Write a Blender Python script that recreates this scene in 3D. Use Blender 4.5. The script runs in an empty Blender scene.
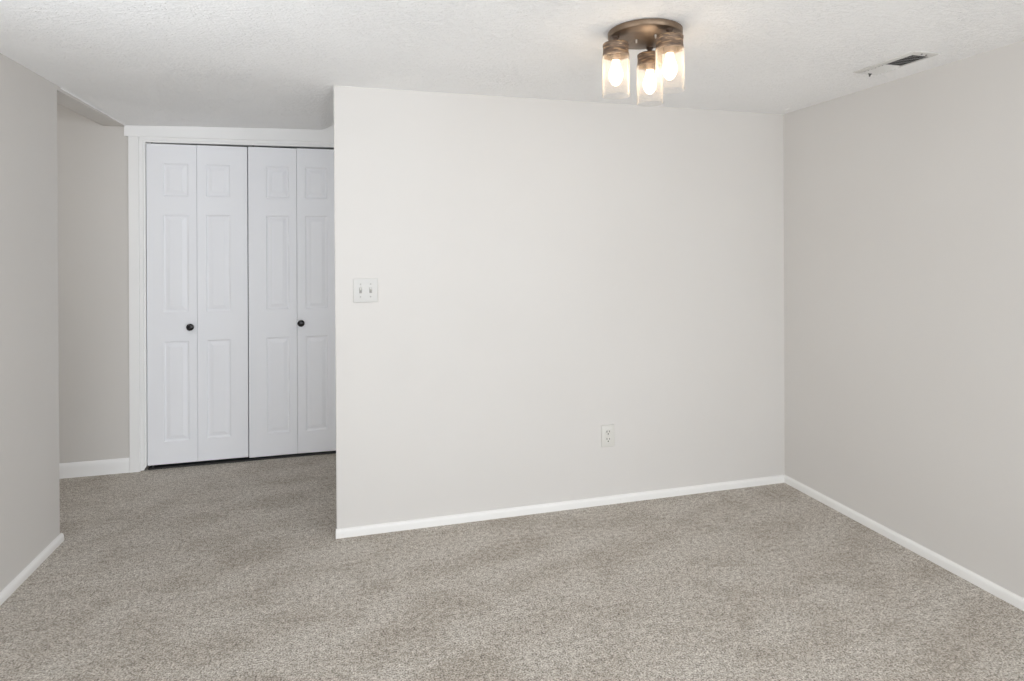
import bpy, bmesh, math
from mathutils import Vector, Matrix

# ------------------------------------------------------------------ camera, world, light, exposure
scene = bpy.context.scene
col = scene.collection
CAM_H = 1.37
YAW, PITCH, ROLL = 0.2651, -0.0008, -0.0039
fwd = Vector((math.sin(YAW), math.cos(YAW), 0)); right = Vector((math.cos(YAW), -math.sin(YAW), 0)); up = Vector((0, 0, 1))
fwd, up = math.cos(PITCH) * fwd + math.sin(PITCH) * up, math.cos(PITCH) * up - math.sin(PITCH) * fwd
right, up = math.cos(ROLL) * right + math.sin(ROLL) * up, math.cos(ROLL) * up - math.sin(ROLL) * right
cam_data = bpy.data.cameras.new('camera'); cam = bpy.data.objects.new('camera', cam_data); col.objects.link(cam)
cam_data.sensor_width = 36; cam_data.lens = 599.58 / 1024 * 36
cam_data.shift_x = 0; cam_data.shift_y = -(340.5 - 248.57) / 1024
cam_data.clip_start = 0.02
M = Matrix((right, up, -fwd)).transposed().to_4x4(); M.translation = (0, 0, CAM_H)
cam.matrix_world = M
scene.camera = cam

world = bpy.data.worlds.new('sky'); scene.world = world; world.use_nodes = True
bg = world.node_tree.nodes['Background']
bg.inputs['Color'].default_value = (0.80, 0.90, 1.0, 1); bg.inputs['Strength'].default_value = 0.8

vs = scene.view_settings
vs.view_transform = 'Standard'; vs.look = 'None'; vs.gamma = 1; vs.use_curve_mapping = False
vs.exposure = 0.0
scene.cycles.max_bounces = 16; scene.cycles.diffuse_bounces = 12; scene.cycles.transparent_max_bounces = 24

REAR = -3.2                                   # the room's rear wall, with the patio window that lights it
WIN = (-1.20, 2.25, 0.05, 2.06)               # x0, x1, z0, z1
SIDE = (-2.75, -0.55, 0.05, 2.06)             # window added in the right wall behind the camera to light the left side: y0, y1, z0, z1
LEFT = (.10, 1.76, .75, 2.0); XLW = -1.32       # window added beside the camera; light tilted up to brighten ceiling and right wall
# daylight: the rear window's own, plus fill light at two added windows
def daylight_and_fill(name, loc, rot, sx, sy, power):
    l = bpy.data.lights.new(name, 'AREA'); l.shape = 'RECTANGLE'; l.size = sx; l.size_y = sy; l.energy = power; l.color = (.905, .950, 1.0)
    o = bpy.data.objects.new(name, l); o.location = loc; o.rotation_euler = rot; col.objects.link(o)
daylight_and_fill('rear_window_daylight', ((WIN[0]+WIN[1])/2, REAR+.02, (WIN[2]+WIN[3])/2), (math.radians(90), 0, 0), WIN[1]-WIN[0], WIN[3]-WIN[2], 85)
daylight_and_fill('side_added_fill', (2.4498-.02, (SIDE[0]+SIDE[1])/2, (SIDE[2]+SIDE[3])/2), (math.radians(90), 0, math.radians(90)), SIDE[1]-SIDE[0], SIDE[3]-SIDE[2], 80)
daylight_and_fill('left_added_fill', (XLW+.02, (LEFT[0]+LEFT[1])/2, (LEFT[2]+LEFT[3])/2), (math.radians(125), 0, math.radians(-90)), LEFT[1]-LEFT[0], LEFT[3]-LEFT[2]-.35, 22)
hl = bpy.data.lights.new('side_hall_fill', 'POINT'); hl.energy = 6.6; hl.shadow_soft_size = .12; hl.color = (1, .985, .97)  # unseen point light added to lift the dim side hall wall
ho = bpy.data.objects.new('side_hall_fill', hl); ho.location = (-2.0, 2.75, 1.75); col.objects.link(ho)

BULB_STRENGTH = 10.0

# ------------------------------------------------------------------ measures
H = 2.144                                     # ceiling
YB, YD = 2.963, 4.182                         # back wall, closet wall
XL, XR, XE = -1.32, 2.4498, -0.0695            # left wall, right wall, free end of the back wall
YL = 3.276                                    # end of the left wall
TW = 0.125

# ------------------------------------------------------------------ materials
def mat(name):
    m = bpy.data.materials.new(name); m.use_nodes = True
    nt = m.node_tree; b = nt.nodes['Principled BSDF']
    return m, nt, b
def node(nt, t, **kw):
    n = nt.nodes.new(t)
    for k, v in kw.items():
        if k in n.inputs: n.inputs[k].default_value = v
        else: setattr(n, k, v)
    return n
def coords(nt, scale=(1, 1, 1), rot=(0, 0, 0)):
    tc = node(nt, 'ShaderNodeTexCoord'); mp = node(nt, 'ShaderNodeMapping')
    mp.inputs['Scale'].default_value = scale; mp.inputs['Rotation'].default_value = rot
    nt.links.new(tc.outputs['Object'], mp.inputs['Vector']); return mp.outputs['Vector']
def noise(nt, vec, scale, detail=2, rough=.5, dist=0):
    n = node(nt, 'ShaderNodeTexNoise', Scale=scale, Detail=detail, Roughness=rough, Distortion=dist)
    nt.links.new(vec, n.inputs['Vector']); return n.outputs['Fac']
def ramp(nt, fac, stops):
    r = node(nt, 'ShaderNodeValToRGB'); e = r.color_ramp.elements
    while len(e) < len(stops): e.new(.5)
    for el, (p, c) in zip(e, stops): el.position = p; el.color = (*c, 1)
    nt.links.new(fac, r.inputs['Fac']); return r.outputs['Color']
def mixc(nt, a, b, fac, blend='MIX'):
    n = node(nt, 'ShaderNodeMix', data_type='RGBA', blend_type=blend)
    for k, v in ((0, fac), (6, a), (7, b)):
        if hasattr(v, 'links') or isinstance(v, bpy.types.NodeSocket): nt.links.new(v, n.inputs[k])
        else: n.inputs[k].default_value = v if k == 0 else (*v, 1)
    return n.outputs[2]
def math_n(nt, op, a, b):
    n = node(nt, 'ShaderNodeMath', operation=op)
    for i, v in enumerate((a, b)):
        if isinstance(v, bpy.types.NodeSocket): nt.links.new(v, n.inputs[i])
        else: n.inputs[i].default_value = v
    return n.outputs[0]
def bump(nt, b, h, strength, dist):
    n = node(nt, 'ShaderNodeBump', Strength=strength, Distance=dist)
    nt.links.new(h, n.inputs['Height']); nt.links.new(n.outputs['Normal'], b.inputs['Normal'])

def paint_wall():
    m, nt, b = mat('greige_wall_paint'); v = coords(nt)
    big = noise(nt, v, 1.6, 3)
    c = ramp(nt, big, [(.3, (.645, .622, .596)), (.7, (.660, .638, .613))])
    nt.links.new(c, b.inputs['Base Color']); b.inputs['Roughness'].default_value = .62
    b.inputs['Specular IOR Level'].default_value = .35
    h = math_n(nt, 'ADD', noise(nt, v, 260, 2), noise(nt, v, 60, 3)); bump(nt, b, h, .10, .002)
    return m
def paint_ceiling():
    m, nt, b = mat('textured_ceiling_plaster')
    v = coords(nt, (1, 1, 1)); 
    v2 = coords(nt, (1, 2.2, 1), (0, 0, .5))
    b.inputs['Base Color'].default_value = (.94, .94, .94, 1); b.inputs['Roughness'].default_value = .8
    n1 = noise(nt, v2, 28, 5, .6, 1.2)
    r1 = ramp(nt, n1, [(.46, (0, 0, 0)), (.60, (1, 1, 1))])
    n2 = noise(nt, v, 120, 3)
    patch = ramp(nt, noise(nt, v, 3.2, 2), [(.35, (.35, .35, .35)), (.65, (1, 1, 1))])
    h = math_n(nt, 'ADD', math_n(nt, 'MULTIPLY', r1, patch), math_n(nt, 'MULTIPLY', n2, .5))
    bump(nt, b, h, .52, .010)
    return m
def paint_white(name, c=(.90, .90, .90), rough=.42, wear=False):
    m, nt, b = mat(name); v = coords(nt)
    b.inputs['Base Color'].default_value = (*c, 1); b.inputs['Roughness'].default_value = rough
    if wear:
        w = ramp(nt, noise(nt, v, 22, 5, .65), [(.66, (0, 0, 0)), (.76, (1, 1, 1))])
        nt.links.new(mixc(nt, c, (c[0]*.80, c[1]*.77, c[2]*.72), w), b.inputs['Base Color'])
    bump(nt, b, noise(nt, coords(nt, (1, 1, .12)), 160, 3), .05, .001)
    return m
def carpet():
    m, nt, b = mat('plush_carpet'); v = coords(nt)
    b.inputs['Roughness'].default_value = 1; b.inputs['Specular IOR Level'].default_value = .05
    b.inputs['Sheen Weight'].default_value = .15; b.inputs['Sheen Roughness'].default_value = .6
    fine = noise(nt, v, 165, 3, .75)
    mid = noise(nt, v, 48, 3, .6)
    f = math_n(nt, 'ADD', math_n(nt, 'MULTIPLY', fine, .76), math_n(nt, 'MULTIPLY', mid, .24))
    c = ramp(nt, f, [(.38, (.150, .128, .104)), (.45, (.345, .309, .265)), (.50, (.490, .447, .391)), (.55, (.635, .590, .528)), (.62, (.84, .797, .732))])
    # pile direction left by feet and vacuum: soft patches and faint diagonal passes
    patch = ramp(nt, noise(nt, coords(nt, (1, 1.5, 1), (0, 0, .5)), 3.4, 6, .65, .5), [(.38, (.84, .822, .80)), (.54, (1, 1, 1))])
    wv = node(nt, 'ShaderNodeTexWave', Scale=1.1, Distortion=2.2, Detail=2)
    wv.inputs['Detail Scale'].default_value = 1.3
    nt.links.new(coords(nt, (1, 1, 1), (0, 0, 1.25)), wv.inputs['Vector'])
    pas = ramp(nt, wv.outputs['Fac'], [(.0, (.95, .94, .93)), (.9, (1, 1, 1))])
    c = mixc(nt, c, patch, 1.0, 'MULTIPLY'); c = mixc(nt, c, pas, 1.0, 'MULTIPLY')
    nt.links.new(c, b.inputs['Base Color'])
    bump(nt, b, f, .6, .008)
    return m
def plain(name, c, rough=.5, metal=0, spec=.5):
    m, nt, b = mat(name); b.inputs['Base Color'].default_value = (*c, 1)
    b.inputs['Roughness'].default_value = rough; b.inputs['Metallic'].default_value = metal
    b.inputs['Specular IOR Level'].default_value = spec
    bump(nt, b, noise(nt, coords(nt), 300, 2), .02, .0005)
    return m
def bronze():
    m, nt, b = mat('brushed_bronze'); v = coords(nt, (1, 1, 1))
    c = ramp(nt, noise(nt, v, 35, 3), [(.3, (.175, .122, .083)), (.7, (.225, .160, .108))])
    nt.links.new(c, b.inputs['Base Color']); b.inputs['Metallic'].default_value = .7; b.inputs['Roughness'].default_value = .40
    return m
def streaked():
    m, nt, b = mat('distressed_bronze_collar'); v = coords(nt, (1, 1, 6))
    n = noise(nt, v, 26, 4, .6, .8)
    c = ramp(nt, n, [(.40, (.11, .075, .055)), (.55, (.21, .138, .090)), (.64, (.50, .33, .18)), (.72, (.17, .112, .075))])
    nt.links.new(c, b.inputs['Base Color']); b.inputs['Metallic'].default_value = .3; b.inputs['Roughness'].default_value = .5
    bump(nt, b, n, .3, .002)
    return m
def thin_glass():
    m = bpy.data.materials.new('clear_shade_glass'); m.use_nodes = True; nt = m.node_tree; nt.nodes.clear()
    out = node(nt, 'ShaderNodeOutputMaterial')
    tr = node(nt, 'ShaderNodeBsdfTransparent'); tr.inputs['Color'].default_value = (1, 1, 1, 1)
    gl = node(nt, 'ShaderNodeBsdfGlossy'); gl.inputs['Roughness'].default_value = .04
    df = node(nt, 'ShaderNodeBsdfTranslucent'); df.inputs['Color'].default_value = (1, .93, .85, 1)
    lw = node(nt, 'ShaderNodeLayerWeight', Blend=.06)
    m1 = node(nt, 'ShaderNodeMixShader'); m2 = node(nt, 'ShaderNodeMixShader'); ed = node(nt, 'ShaderNodeMapRange'); ed.inputs['From Min'].default_value = .35; ed.inputs['To Min'].default_value = .085; ed.inputs['To Max'].default_value = .26
    nt.links.new(lw.outputs['Fresnel'], m1.inputs[0])
    lf = node(nt, 'ShaderNodeLayerWeight', Blend=.5); nt.links.new(lf.outputs['Facing'], ed.inputs['Value']); nt.links.new(ed.outputs[0], m2.inputs[0])
    nt.links.new(tr.outputs[0], m1.inputs[1]); nt.links.new(gl.outputs[0], m1.inputs[2])
    nt.links.new(m1.outputs[0], m2.inputs[1]); nt.links.new(df.outputs[0], m2.inputs[2])
    nt.links.new(m2.outputs[0], out.inputs['Surface'])
    return m
def glow():
    m = bpy.data.materials.new('glowing_bulb_glass'); m.use_nodes = True; nt = m.node_tree; nt.nodes.clear()
    out = node(nt, 'ShaderNodeOutputMaterial'); em = node(nt, 'ShaderNodeEmission')
    em.inputs['Color'].default_value = (1, .80, .58, 1); em.inputs['Strength'].default_value = BULB_STRENGTH
    nt.links.new(em.outputs[0], out.inputs['Surface'])
    return m
WALL, CEIL, CARPET = paint_wall(), paint_ceiling(), carpet()
WHITEWALL = paint_white('white_wall_paint', (.88, .88, .87), .6)  # white picked so the unseen hall and passage walls bounce more light
TRIM, DOORW, BASEB = paint_white('white_trim_paint'), paint_white('white_door_paint', (.885, .895, .93), .45), paint_white('white_baseboard_paint', (.83, .82, .80), .5, True)
DARK, IRON, STEEL = plain('closet_shade_colour', (.06, .055, .05), .9), plain('black_bronze_knob', (.018, .016, .018), .22, .3), plain('steel_hardware', (.6, .6, .58), .4, .8)
BRONZE, STREAK, GLASS, GLOW = bronze(), streaked(), thin_glass(), glow()
DKBR = plain('dark_bronze_stem', (.11, .075, .055), .4, .4)
CAPN = plain('cap_nut_metal', (.42, .36, .30), .3, .7)
SOCK = plain('bronze_socket', (.22, .13, .075), .45, .5)
PLATE = plain('white_plastic_plate', (.61, .60, .58), .45); SLOT = plain('dark_slot', (.03, .03, .03), .7)
PLATE2 = plain('almond_plastic_plate', (.665, .65, .61), .4)
VENTM = plain('white_vent_enamel', (.70, .69, .67), .5); DUCT = plain('duct_shade_colour', (.035, .032, .03), .9); LEVER = plain('grey_lever_metal', (.10, .10, .095), .5, .3)

# ------------------------------------------------------------------ mesh helpers
def tag(o, label=None, cat=None, group=None, kind=None):
    for k, v in (('label', label), ('category', cat), ('group', group), ('kind', kind)):
        if v: o[k] = v
    return o
def obj(name, bm, m, parent=None, smooth=False, origin=None):
    bmesh.ops.recalc_face_normals(bm, faces=bm.faces[:])
    me = bpy.data.meshes.new(name)
    if origin is not None: bmesh.ops.translate(bm, verts=bm.verts[:], vec=-Vector(origin))
    bm.to_mesh(me); bm.free()
    me.materials.append(m)
    if smooth:
        for p in me.polygons: p.use_smooth = True
        me.set_sharp_from_angle(angle=math.radians(40))
    o = bpy.data.objects.new(name, me); col.objects.link(o)
    if origin is not None: o.location = origin
    if parent: o.parent = parent
    return o
def empty(name, loc):
    o = bpy.data.objects.new(name, None); o.location = loc; o.empty_display_size = .05; col.objects.link(o); return o
def box(bm, x0, x1, y0, y1, z0, z1, bev=0, seg=2):
    r = bmesh.ops.create_cube(bm, size=1)['verts']
    for v in r:
        v.co = Vector((x0 if v.co.x < 0 else x1, y0 if v.co.y < 0 else y1, z0 if v.co.z < 0 else z1))
    if bev:
        es = list({e for v in r for e in v.link_edges})
        bmesh.ops.bevel(bm, geom=es, offset=bev, segments=seg, affect='EDGES', profile=.5)
    return bm
def prism(bm, pts, axis, a, b):
    """polygon pts (2-D) extruded along axis from a to b"""
    def P(p, t):
        return {'x': (t, p[0], p[1]), 'y': (p[0], t, p[1]), 'z': (p[0], p[1], t)}[axis]
    va = [bm.verts.new(P(p, a)) for p in pts]; vb = [bm.verts.new(P(p, b)) for p in pts]
    n = len(pts)
    bm.faces.new(va[::-1]); bm.faces.new(vb)
    for i in range(n): bm.faces.new((va[i], va[(i+1) % n], vb[(i+1) % n], vb[i]))
    return bm
def lathe(bm, prof, c=(0, 0, 0), seg=48, axis='z', closed=False):
    """prof: list of (radius, height); rings about axis through c"""
    rings = []
    for r, h in prof:
        if r < 1e-6: rr = [bm.verts.new((0, 0, h))]
        else: rr = [bm.verts.new((r*math.cos(2*math.pi*k/seg), r*math.sin(2*math.pi*k/seg), h)) for k in range(seg)]
        rings.append(rr)
    pairs = list(zip(rings, rings[1:])) + ([(rings[-1], rings[0])] if closed else [])
    for A, B in pairs:
        for k in range(seg):
            k2 = (k+1) % seg
            if len(A) == 1 and len(B) == 1: continue
            if len(A) == 1: bm.faces.new((A[0], B[k], B[k2]))
            elif len(B) == 1: bm.faces.new((A[k], A[k2], B[0]))
            else: bm.faces.new((A[k], A[k2], B[k2], B[k]))
    vs_ = [v for r in rings for v in r]
    if axis == 'y':
        for v in vs_: v.co = Vector((v.co.x, -v.co.z, v.co.y))      # height grows towards -y (out of a wall that faces the camera)
    for v in vs_: v.co += Vector(c)
    return bm
NB = bmesh.new

# ------------------------------------------------------------------ the setting
XF = -2.75                                    # far side of the side hall on the left
bm = NB(); box(bm, XF, XR+.15, REAR-.15, YD+.75, -.06, 0)
tag(obj('floor', bm, CARPET), 'beige speckled plush carpet covering the whole floor', 'floor', kind='structure')

# ceiling: flat slab whose edge runs up into a small plastered slope at the passage, above the free end of the back wall
bm = NB()
zc = lambda x, y: H + (max(0, y-3.0)/1.18) * (.014 * min(1.0, max(-1.0, (x+.80)/.6)) )
A, B_, C_ = (XE, YB, H), (-.118, 3.16, H), (-.160, 3.46, zc(-.16, 3.46)); D_ = (-.176, 3.80, zc(-.176, 3.8)); E_ = (-.172, YD, zc(-.172, YD))
def vrow(pts): return [bm.verts.new(p) for p in pts]
lo = vrow([A, B_, C_, D_, E_])
hi = vrow([(A[0]+.20, A[1]+.10, H+.06), (B_[0]+.25, B_[1], H+.075), (C_[0]+.27, C_[1], H+.10), (D_[0]+.28, D_[1], H+.14), (E_[0]+.28, E_[1], H+.19)])
md = [bm.verts.new(l.co*.86 + h_.co*.14 - Vector((0, 0, .007))) for l, h_ in zip(lo, hi)]
for i in range(4):
    bm.faces.new((lo[i], lo[i+1], md[i+1], md[i])).smooth = True; bm.faces.new((md[i], md[i+1], hi[i+1], hi[i])).smooth = True
# ceiling of the passage, in strips so that it can sag
ys = [YB, 3.16, 3.46, 3.80, YD]
xs = [XL, -1.05, -.8, -.5]
grid = [vrow([(x, y, zc(x, y)) for x in xs]) for y in ys]
for j in range(4):
    for i in range(3): bm.faces.new((grid[j][i], grid[j][i+1], grid[j+1][i+1], grid[j+1][i]))
    bm.faces.new((grid[j][3], lo[j], lo[j+1], grid[j+1][3]))
bl = vrow([(XL, REAR, H), (XR, REAR, H), (XR, YB, H)])
bm.faces.new((bl[0], bl[1], bl[2], lo[0], grid[0][3], grid[0][2], grid[0][1], grid[0][0]))
# thickness above
box(bm, XF, XR+.15, REAR-.15, YD+.75, H+.24, H+.34)
# chip of plaster left standing by the far right corner
for (dx, dy, s) in ((0, 0, .009), (.006, .02, .007), (.004, -.014, .006)):
    r = bmesh.ops.create_icosphere(bm, subdivisions=2, radius=s)['verts']
    for v in r: v.co = Vector((v.co.x*.8+2.375+dx, v.co.y*1.6+2.84+dy, v.co.z*.6+H))
# rounded corner bead where lintel meets the ceiling
n = 24
prev = None
for i in range(n+1):
    y = 3.30 + (YD-3.30)*i/n; r = .0038 + .0012*math.sin(i*1.9)
    ring = [bm.verts.new((XL+.0015+r*math.cos(a), y, zc(XL, y)-.002+r*math.sin(a))) for a in [k*math.pi/4 for k in range(8)]]
    if prev:
        for k in range(8): bm.faces.new((prev[k], prev[(k+1) % 8], ring[(k+1) % 8], ring[k]))
    prev = ring
tag(obj('ceiling', bm, CEIL), 'off-white ceiling with rough knockdown plaster texture', 'ceiling', kind='structure')

# ceiling of the side hall beyond the left wall
bm = NB(); box(bm, XF, XL-TW, 1.9, YD+.1, H+.22, H+.24)
tag(obj('ceiling_side_hall', bm, CEIL), 'ceiling of the dim side hall behind the left wall', 'ceiling', kind='structure')

bm = NB(); box(bm, XE, XR+.15, YB, YB+.12, 0, H+.24, 0)
es = [e for e in bm.edges if abs(e.verts[0].co.x-XE) < 1e-5 and abs(e.verts[1].co.x-XE) < 1e-5 and abs(e.verts[0].co.z-e.verts[1].co.z) > 1]
for v in bm.verts:
    if v.co.z < .01 and v.co.x < 0: v.co.x += .0065
bmesh.ops.bevel(bm, geom=es, offset=.004, segments=3, affect='EDGES')
tag(obj('wall_back', bm, WALL, smooth=True), 'pale greige wall in the middle holding the double switch and the outlet', 'wall', kind='structure')

bm = NB(); y0, y1, z0, z1 = SIDE
box(bm, XR, XR+.15, y1, YB, 0, H+.24); box(bm, XR, XR+.15, REAR-.15, y0, 0, H+.24)
box(bm, XR, XR+.15, y0, y1, 0, z0); box(bm, XR, XR+.15, y0, y1, z1, H+.24)
tag(obj('wall_right', bm, WALL), 'bare greige wall on the right below the ceiling vent', 'wall', kind='structure')

# left wall with a lintel over the opening of the side hall (its end leans very slightly)
bm = NB(); y0, y1, z0, z1 = LEFT
prism(bm, [(y1, 0), (YL+.006, 0), (YL-.004, 2.121), (YD, 2.126), (YD, H+.24), (y1, H+.24)], 'x', XL-TW, XL)
box(bm, XL-TW, XL, REAR-.15, y0, 0, H+.24); box(bm, XL-TW, XL, y0, y1, 0, z0); box(bm, XL-TW, XL, y0, y1, z1, H+.24)
tag(obj('wall_left', bm, WALL), 'greige wall on the left ending at the side hall opening', 'wall', kind='structure')

# side hall shell
bm = NB(); box(bm, XF-.12, XF, 1.9, YD+.75, 0, H+.24); box(bm, XF, XL-TW, 1.78, 1.9, 0, H+.24)
tag(obj('wall_side_hall', bm, WHITEWALL), 'walls closing the side hall beyond the left wall', 'wall', kind='structure')

# closet wall with its opening, and the closet behind it
OX0, OX1 = -1.213, -.022
zh = lambda x: 2.0335 + .012*(x+1.2)/1.1          # door head, a touch out of level
bm = NB()
prism(bm, [(XF, 0), (OX0-.03, 0), (OX0-.03, 2.06), (OX1+.03, 2.06), (OX1+.03, 0), (.30, 0), (.30, H+.24), (XF, H+.24)], 'y', YD, YD+.11)
tag(obj('wall_closet', bm, WALL), 'grey hall wall around the white bifold closet doors', 'wall', kind='structure')
bm = NB()  # closet inside coloured near black for the shade in the door gaps
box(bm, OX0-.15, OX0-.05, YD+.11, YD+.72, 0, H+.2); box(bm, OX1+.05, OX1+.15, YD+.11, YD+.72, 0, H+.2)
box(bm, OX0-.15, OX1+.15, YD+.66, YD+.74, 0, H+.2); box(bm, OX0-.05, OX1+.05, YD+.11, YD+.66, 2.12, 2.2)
tag(obj('wall_closet_inside', bm, DARK), 'inside of the closet coloured dark for the shade in the gaps around its doors', 'wall', kind='structure')
# passage side behind the back wall
bm = NB(); box(bm, .18, .30, YB+.12, YD, 0, H+.24)
tag(obj('wall_passage', bm, WHITEWALL), 'wall of the closet passage hidden behind the back wall', 'wall', kind='structure')

# rear wall with the window that lights the room (behind the camera)
bm = NB()
x0, x1, z0, z1 = WIN
box(bm, XL-TW, x0, REAR-.15, REAR, 0, H+.24); box(bm, x1, XR+.15, REAR-.15, REAR, 0, H+.24)
box(bm, x0, x1, REAR-.15, REAR, 0, z0); box(bm, x0, x1, REAR-.15, REAR, z1, H+.24)
tag(obj('wall_rear', bm, WHITEWALL), 'rear wall of the room around its window', 'wall', kind='structure')
def window_frame(name, label, loc, rotz, w, h):
    wf = empty(name, loc); wf.rotation_euler = (0, 0, rotz); tag(wf, label, 'window', kind='structure')
    T = .045
    bm = NB()
    for a in ((-w/2, w/2, 0, T), (-w/2, w/2, h-T, h), (-w/2, -w/2+T, T, h-T), (w/2-T, w/2, T, h-T), (-.02, .02, T, h-T)):
        box(bm, a[0], a[1], -.03, .03, a[2], a[3], .004)
    obj('window_frame', bm, TRIM, wf)
window_frame('window_1', 'white framed patio window in the rear wall of the room', ((WIN[0]+WIN[1])/2, REAR-.08, WIN[2]), 0, WIN[1]-WIN[0], WIN[3]-WIN[2])
window_frame('added_window_right', 'white framed window added far back in the right wall for its light', (XR+.08, (SIDE[0]+SIDE[1])/2, SIDE[2]), math.radians(90), SIDE[1]-SIDE[0], SIDE[3]-SIDE[2])

window_frame('added_window_left', 'white framed window added in the left wall beside the camera for its light', (XL-.075, (LEFT[0]+LEFT[1])/2, LEFT[2]), math.radians(90), LEFT[1]-LEFT[0], LEFT[3]-LEFT[2])

# ------------------------------------------------------------------ baseboards (small profile with rounded top)
def base_profile(h, t):                        # (distance out from the wall, height)
    u = .62 if h/t > 2.5 else .40
    p = [(0, 0), (t, 0), (t, h*u)]
    for k in range(1, 7):
        a = k/6*math.pi/2; p.append((t*math.cos(a), h*u + h*(1-u)*math.sin(a)))
    return p
def baseboard(name, p0, p1, out, h, t, label, m=BASEB, round_end=False):
    bm = NB(); prof = base_profile(h, t); prev = None
    p0, p1, out = Vector(p0), Vector(p1), Vector(out); L = (p1-p0).length; d = (p1-p0)/L
    st = [0, L] if not round_end else [0] + [L - t*1.6*(1-math.sin(k/5*math.pi/2)) for k in range(6)]
    for s in st:
        q = 1.0
        if round_end and s > L-t*1.6: q = max(.12, math.sqrt(max(0, 1-((s-(L-t*1.6))/(t*1.6))**2)))
        ring = [bm.verts.new(p0 + d*s + out*(a*q) + Vector((0, 0, b if q > .99 else b*(.86+.14*q)))) for a, b in prof]
        if prev:
            for k in range(len(ring)): bm.faces.new((prev[k], prev[(k+1) % len(ring)], ring[(k+1) % len(ring)], ring[k]))
        else: bm.faces.new(ring)
        prev = ring
    bm.faces.new(prev[::-1])
    return tag(obj(name, bm, m, smooth=True), label, 'baseboard', kind='structure')
BH = .0415
baseboard('baseboard_back', (XE+.0025, YB, 0), (XR-.0125, YB, 0), (0, -1, 0), BH, .013, 'low white baseboard along the foot of the back wall')
baseboard('baseboard_right', (XR, YB, 0), (XR, SIDE[1]+.05, 0), (-1, 0, 0), BH, .013, 'low white baseboard along the foot of the right wall')
baseboard('baseboard_left', (XL, REAR, 0), (XL, YL+.026, 0), (1, 0, 0), .0335, .018, 'low white baseboard with rounded end at the foot of the left wall', round_end=True)
baseboard('baseboard_closet', (XF, YD, 0), (-1.308, YD, 0), (0, -1, 0), .089, .012, 'taller white baseboard in the side hall left of the closet', TRIM)

# ------------------------------------------------------------------ closet trim
bm = NB()                                     # header board under the ceiling
prism(bm, [(-1.326, 2.0645), (.10, 2.0645+.016), (.10, 2.33), (-.172, 2.157), (-.8, H), (-1.326, 2.131)], 'y', YD-.026, YD)
bmesh.ops.bevel(bm, geom=bm.edges[:], offset=.002, segments=2, affect='EDGES')
tag(obj('trim_1', bm, TRIM, smooth=True), 'flat white header board above the closet doors', 'door trim', kind='structure')
def zprism_head(bm, x0, x1, za, zb, y0, y1):
    s = lambda x: .012*(x+1.2)/1.1
    prism(bm, [(x0, za+s(x0)), (x1, za+s(x1)), (x1, zb+s(x1)), (x0, zb+s(x0))], 'y', y0, y1)
bm = NB()
zprism_head(bm, -1.247, .03, 2.047, 2.0665, YD-.012, YD); zprism_head(bm, -1.228, .03, 2.036, 2.047, YD-.003, YD+.05)
tag(obj('trim_2', bm, TRIM), 'narrow white stepped strip just over the closet door gap', 'door trim', kind='structure')
bm = NB()                                     # left casing: flat board, then two steps towards the door
box(bm, -1.306, -1.249, YD-.018, YD, 0, 2.066, .002)
box(bm, -1.249, -1.228, YD-.011, YD, 0.004, 2.049, .0015)
prism(bm, [(-1.228, 0.010), (-1.2165, .030), (-1.2165, 2.040), (-1.228, 2.040)], 'y', YD-.004, YD+.06)
tag(obj('trim_3', bm, TRIM), 'white stepped casing up the left side of the closet', 'door trim', kind='structure')
bm = NB(); box(bm, OX1+.003, OX1+.075, YD-.018, YD, 0, 2.066, .002)
tag(obj('trim_4', bm, TRIM), 'white casing up the right side of the closet, hidden by the back wall', 'door trim', kind='structure')

bm = NB(); box(bm, OX0+.002, OX1+.02, YD+.004, YD+.06, 0, .010)  # dark strip added to give the black shade line under the doors
tag(obj('door_gap_shade', bm, SLOT), 'dark strip added on the floor for the shade in the gap under the closet doors', 'painted gap shade', kind='structure')

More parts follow.
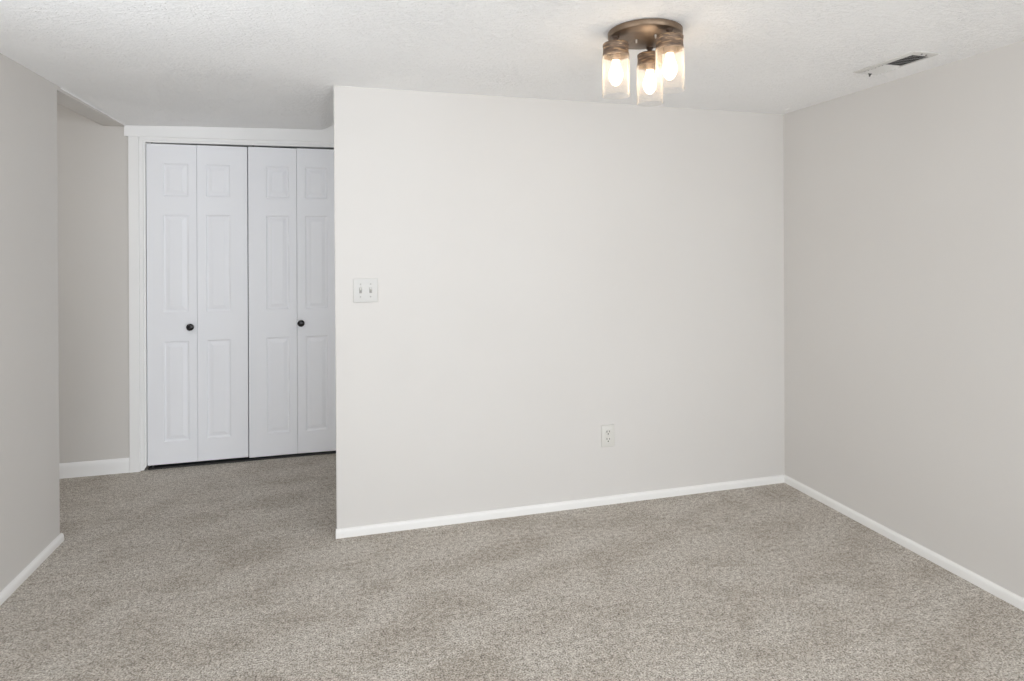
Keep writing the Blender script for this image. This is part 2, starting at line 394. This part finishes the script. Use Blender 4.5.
# ------------------------------------------------------------------ bifold doors
def leaf_mesh(w, h, panels, t=.032):
    """leaf with moulded panels; local x 0..w, z 0..h, front face at y=0 facing -y"""
    bm = NB()
    xs = sorted({0.0, w} | {p[0] for p in panels} | {p[1] for p in panels})
    zs = sorted({0.0, h} | {p[2] for p in panels} | {p[3] for p in panels})
    V = {}
    def v(x, y, z):
        k = (round(x, 5), round(y, 5), round(z, 5))
        if k not in V: V[k] = bm.verts.new((x, y, z))
        return V[k]
    def quad(*a):
        bm.faces.new([v(*p) for p in a])
    for i in range(len(xs)-1):
        for j in range(len(zs)-1):
            a, b, c, d = xs[i], xs[i+1], zs[j], zs[j+1]
            if any(p[0]-1e-6 <= a and b <= p[1]+1e-6 and p[2]-1e-6 <= c and d <= p[3]+1e-6 for p in panels): continue
            quad((a, 0, c), (b, 0, c), (b, 0, d), (a, 0, d))
    for (a, b, c, d) in panels:
        steps = [(0, 0), (.004, .0045), (.010, .0068), (.015, .0068), (.033, .0022), (.0365, .0010)]
        for (i0, y0), (i1, y1) in zip(steps, steps[1:]):
            A = [(a+i0, y0, c+i0), (b-i0, y0, c+i0), (b-i0, y0, d-i0), (a+i0, y0, d-i0)]
            B = [(a+i1, y1, c+i1), (b-i1, y1, c+i1), (b-i1, y1, d-i1), (a+i1, y1, d-i1)]
            for k in range(4): quad(A[k], A[(k+1) % 4], B[(k+1) % 4], B[k])
        i0, y0 = steps[-1]
        quad((a+i0, y0, c+i0), (b-i0, y0, c+i0), (b-i0, y0, d-i0), (a+i0, y0, d-i0))
    # sides and back
    quad((0, t, 0), (0, t, h), (w, t, h), (w, t, 0))
    for j in range(len(zs)-1):
        for x in (0, w): quad((x, 0, zs[j]), (x, 0, zs[j+1]), (x, t, zs[j+1]), (x, t, zs[j])) if False else None
    def side(pts, other):
        bm.faces.new([v(*p) for p in pts + other])
    side([(0, 0, z) for z in zs], [(0, t, h), (0, t, 0)]); side([(w, 0, z) for z in zs], [(w, t, h), (w, t, 0)])
    side([(x, 0, 0) for x in xs], [(w, t, 0), (0, t, 0)]); side([(x, 0, h) for x in xs], [(w, t, h), (0, t, h)])
    return bm
def knob_mesh():
    bm = NB()
    lathe(bm, [(0, 0), (.013, 0), (.013, .002), (.008, .004), (.0065, .010), (.0085, .013), (.0165, .017), (.0195, .022), (.0190, .027), (.0150, .031), (.0085, .033), (0, .0335)], seg=28, axis='y')
    for v in bm.verts: v.co.x *= 1.14; v.co.z *= 1.14
    return bm
def bifold(name, x0, widths, px, z0, tops, knob_leaf, knob_x, label, fold=0.0):
    yf = YD+.003
    root = empty(name, (x0, yf, 0)); tag(root, label, 'closet door', kind='structure')
    x = x0; zb = z0
    for k, w in enumerate(widths):
        h = tops[k]-zb
        pans = [(px[k][0]-x, px[k][1]-x, a-zb, b-zb) for a, b in ((.168, .793), (.975, 1.588), (1.703, 1.909))]
        lf = obj('leaf', leaf_mesh(w-.0022, h, pans), DOORW, root)
        lf.location = (x-x0, 0, zb)
        if fold and k == 1: lf.rotation_euler = (0, 0, -fold)
        if k == knob_leaf:
            kn = obj('knob', knob_mesh(), IRON, lf, smooth=True); kn['label'] = 'small round black knob'
            kn.location = (knob_x-x, 0, .881-zb)
        x += w
    # pivot pins in the gaps above and below
    bm = NB()
    lathe(bm, [(0, tops[0]-.004), (.006, tops[0]-.004), (.006, tops[0]+.009), (0, tops[0]+.009)], (.026 if knob_leaf == 0 else .03, .014, 0), 12)
    lathe(bm, [(0, .009), (.005, .009), (.005, z0+.004), (0, z0+.004)], (.026 if knob_leaf == 0 else .03, .014, 0), 12)
    obj('pivot_pin', bm, LEVER, root, smooth=True)
    return root
bifold('door_1', -1.2125, (.2835, .2965), ((-1.121, -.978), (-.877, -.736)), .0275, (2.0285, 2.0295), 0, -.966, 'left pair of white moulded bifold closet doors with a black knob beside the fold')
bifold('door_2', -.6285, (.2965, .2915), ((-.522, -.381), (-.281, -.140)), .0215, (2.0315, 2.0335), 1, -.306, 'right pair of white moulded bifold closet doors partly hidden by the back wall', math.radians(2.4))

# ------------------------------------------------------------------ double light switch on the back wall
sw = empty('light_switch', (.075, YB, 1.170)); tag(sw, 'white double toggle switch plate on the back wall near its free end', 'light switch')
bm = NB(); box(bm, -.0580, .0580, -.0065, 0, -.0575, .0575, .0035, 3); obj('switch_plate', bm, PLATE, sw, smooth=True)
for dx in (-.0235, .0235):
    bm = NB(); box(bm, dx-.0062, dx+.0062, -.0072, -.003, -.0135, .0135, .0006); sl = obj('toggle_slot', bm, plain('grey_slot_plastic', (.33, .32, .30), .5), sw)
    bm = NB(); box(bm, -.0045, .0045, -.016, .002, -.0065, .0065, .0015)
    bmesh.ops.rotate(bm, verts=bm.verts[:], cent=(0, 0, 0), matrix=Matrix.Rotation(math.radians(-28), 3, 'X'))
    bmesh.ops.translate(bm, verts=bm.verts[:], vec=(dx, -.005, .0035)); obj('toggle', bm, PLATE, sw, smooth=True)
    for dz in (-.030, .030):
        bm = NB(); lathe(bm, [(0, .0055), (.0036, .0055), (.0036, .0072), (.0024, .0082), (0, .0084)], (dx, 0, dz), 16, 'y'); obj('screw', bm, plain('dull_screw_metal', (.45, .44, .42), .45, .4), sw, smooth=True)

# ------------------------------------------------------------------ electrical outlet on the back wall
ou = empty('electrical_outlet', (1.3305, YB, .3645)); tag(ou, 'almond duplex outlet low on the back wall', 'outlet')
bm = NB(); box(bm, -.0368, .0368, -.0065, 0, -.0580, .0580, .003, 3); obj('outlet_plate', bm, PLATE2, ou, smooth=True)
for dz in (-.0195, .0195):
    bm = NB(); pts = []
    for k in range(32):
        a = k/32*2*math.pi; r = .0172
        pts.append((r*math.cos(a), dz+max(-.0138, min(.0138, r*math.sin(a)))))
    pts = [p for i, p in enumerate(pts) if (Vector(p)-Vector(pts[i-1])).length > 1e-5]
    prism(bm, pts, 'y', -.0082, -.004); rc = obj('receptacle', bm, PLATE2, ou)
    bm = NB()
    box(bm, -.0090, -.0056, -.0086, -.006, dz-.0005, dz+.0095); box(bm, .0056, .0088, -.0086, -.006, dz+.000, dz+.0090)
    lathe(bm, [(0, .006), (.0036, .006), (.0036, .0086), (0, .0086)], (0, 0, dz-.0080), 14, 'y')
    so = obj('socket_slots', bm, SLOT, rc); so['label'] = 'dark prong slots'
bm = NB(); lathe(bm, [(0, .005), (.003, .005), (.003, .0072), (0, .0080)], (0, 0, 0), 14, 'y'); obj('screw', bm, STEEL, ou, smooth=True)

# ------------------------------------------------------------------ ceiling vent
VX0, VX1, VY0, VY1 = 2.155, 2.288, 1.868, 2.168
vc = ((VX0+VX1)/2, (VY0+VY1)/2)
ve = empty('ceiling_vent', (*vc, H)); tag(ve, 'white two-way ceiling register with small lever by the right wall', 'ceiling vent')
a, b = (VX1-VX0)/2, (VY1-VY0)/2; il, ir, ib0, ib1 = -a+.036, a-.009, -b+.039, b-.006
bm = NB()
box(bm, -a, il, -b, b, -.004, 0, .0015); box(bm, ir, a, -b, b, -.004, 0, .0015)
box(bm, il, ir, -b, ib0, -.004, 0, .0015); box(bm, il, ir, ib1, b, -.004, 0, .0015)
obj('vent_frame', bm, VENTM, ve, smooth=True)
bm = NB(); box(bm, il, ir, ib0, ib1, -.0006, 0)  # flat dark sheet stands for the shade inside the duct
obj('duct_shade_sheet', bm, DUCT, ve)['label'] = 'flat dark sheet for the shade inside the duct behind the slats'
N = 14; mid = .008
for k in range(N):
    y = ib0 + (ib1-ib0)*(k+.5)/N
    tilt = math.radians(21) if y < mid else math.radians(-46)
    bm = NB(); w_ = .0070 if y > mid else .0035; box(bm, il, ir, -w_, w_, -.0003, .0003)
    bmesh.ops.rotate(bm, verts=bm.verts[:], cent=(0, 0, 0), matrix=Matrix.Rotation(tilt, 3, 'X'))
    bmesh.ops.translate(bm, verts=bm.verts[:], vec=(0, y, -.0042)); obj('slat', bm, VENTM, ve)
bm = NB(); prism(bm, [(.000, -.004), (.024, -.004), (.013, -.012), (.010, -.020), (.006, -.020), (.006, -.012)], 'y', b-.020, b-.016)
obj('lever', bm, LEVER, ve)['label'] = 'dark damper lever'
for dx, dy in ((-.012, -b+.014), (.018, -b+.020)):
    bm = NB(); lathe(bm, [(0, -.0075), (.002, -.0074), (.0035, -.0062), (.0035, -.005), (0, -.005)], (dx, dy, 0), 14); obj('screw', bm, LEVER, ve, smooth=True)

# ------------------------------------------------------------------ ceiling light
LC = Vector((1.026, 1.950)); rt = Vector((math.cos(YAW), -math.sin(YAW))); fd = Vector((math.sin(YAW), math.cos(YAW)))
cl = empty('ceiling_light', (*LC, H)); tag(cl, 'bronze flush ceiling light with three lit clear glass cylinder shades', 'ceiling light')
bm = NB(); R_ = .1315
lathe(bm, [(0, 0), (R_-.004, 0), (R_, -.003), (R_, -.017), (R_-.003, -.0215), (R_-.010, -.0235), (.06, -.0240), (0, -.0240)], seg=72)
obj('canopy', bm, BRONZE, cl, smooth=True)
for dx, dy in ((-.028, .012), (.030, -.038)):
    p = rt*dx + fd*dy
    bm = NB(); lathe(bm, [(0, -.023), (.0055, -.023), (.0055, -.028), (.004, -.031), (.0045, -.034), (.003, -.037), (0, -.038)], (p.x, p.y, 0), 16)
    obj('cap_nut', bm, CAPN, cl, smooth=True)
for (u, w) in ((-.107, -.015), (.041, .102), (.066, -.088)):
    p = rt*u + fd*w; c = (p.x, p.y, 0)
    bm = NB()                                  # distressed collar: cup with a flat top and turned edges
    z1, z0 = -.046, -.0940
    lathe(bm, [(0, z1), (.034, z1), (.0435, z1-.002), (.0460, z1-.005), (.0460, z1-.012), (.0450, z1-.014), (.0450, z0+.014), (.0460, z0+.012), (.0465, z0+.003), (.0455, z0), (.0430, z0), (.0430, z1-.006), (0, z1-.006)], c, 56)
    co = obj('collar', bm, STREAK, cl, smooth=True); co['label'] = 'distressed bronze collar with pale streaks'
    bm = NB(); lathe(bm, [(0, -.023), (.013, -.023), (.013, -.028), (.0085, -.031), (.0085, -.040), (.013, -.042), (.013, -.047), (0, -.047)], c, 24)
    obj('stem', bm, DKBR, co, smooth=True)
    bm = NB(); lathe(bm, [(0, z1-.006), (.019, z1-.006), (.019, z1-.058), (.017, z1-.062), (0, z1-.062)], c, 32)
    obj('socket', bm, SOCK, co, smooth=True)
    bm = NB(); zb = -.2335                      # open glass cylinder with wall thickness
    lathe(bm, [(.0482, z0+.004), (.0482, zb+.006), (.0492, zb+.004), (.0494, zb+.002), (.0484, zb), (.0455, zb), (.0442, zb+.002), (.0444, zb+.004), (.0450, zb+.006), (.0450, z0+.004), (.0468, z0+.006)], c, 64, closed=True)
    obj('glass_shade', bm, GLASS, co, smooth=True)
    bm = NB(); zt = z1-.062                    # teardrop filament bulb
    prof = [(0, zt), (.0125, zt), (.0135, zt-.010), (.0165, zt-.022), (.0215, zt-.034), (.0245, zt-.046), (.0250, zt-.054), (.0235, zt-.063), (.0200, zt-.072), (.0150, zt-.080), (.0100, zt-.0855), (.0055, zt-.0885), (0, zt-.0895)]
    lathe(bm, prof, c, 32)
    obj('bulb', bm, GLOW, co, smooth=True)
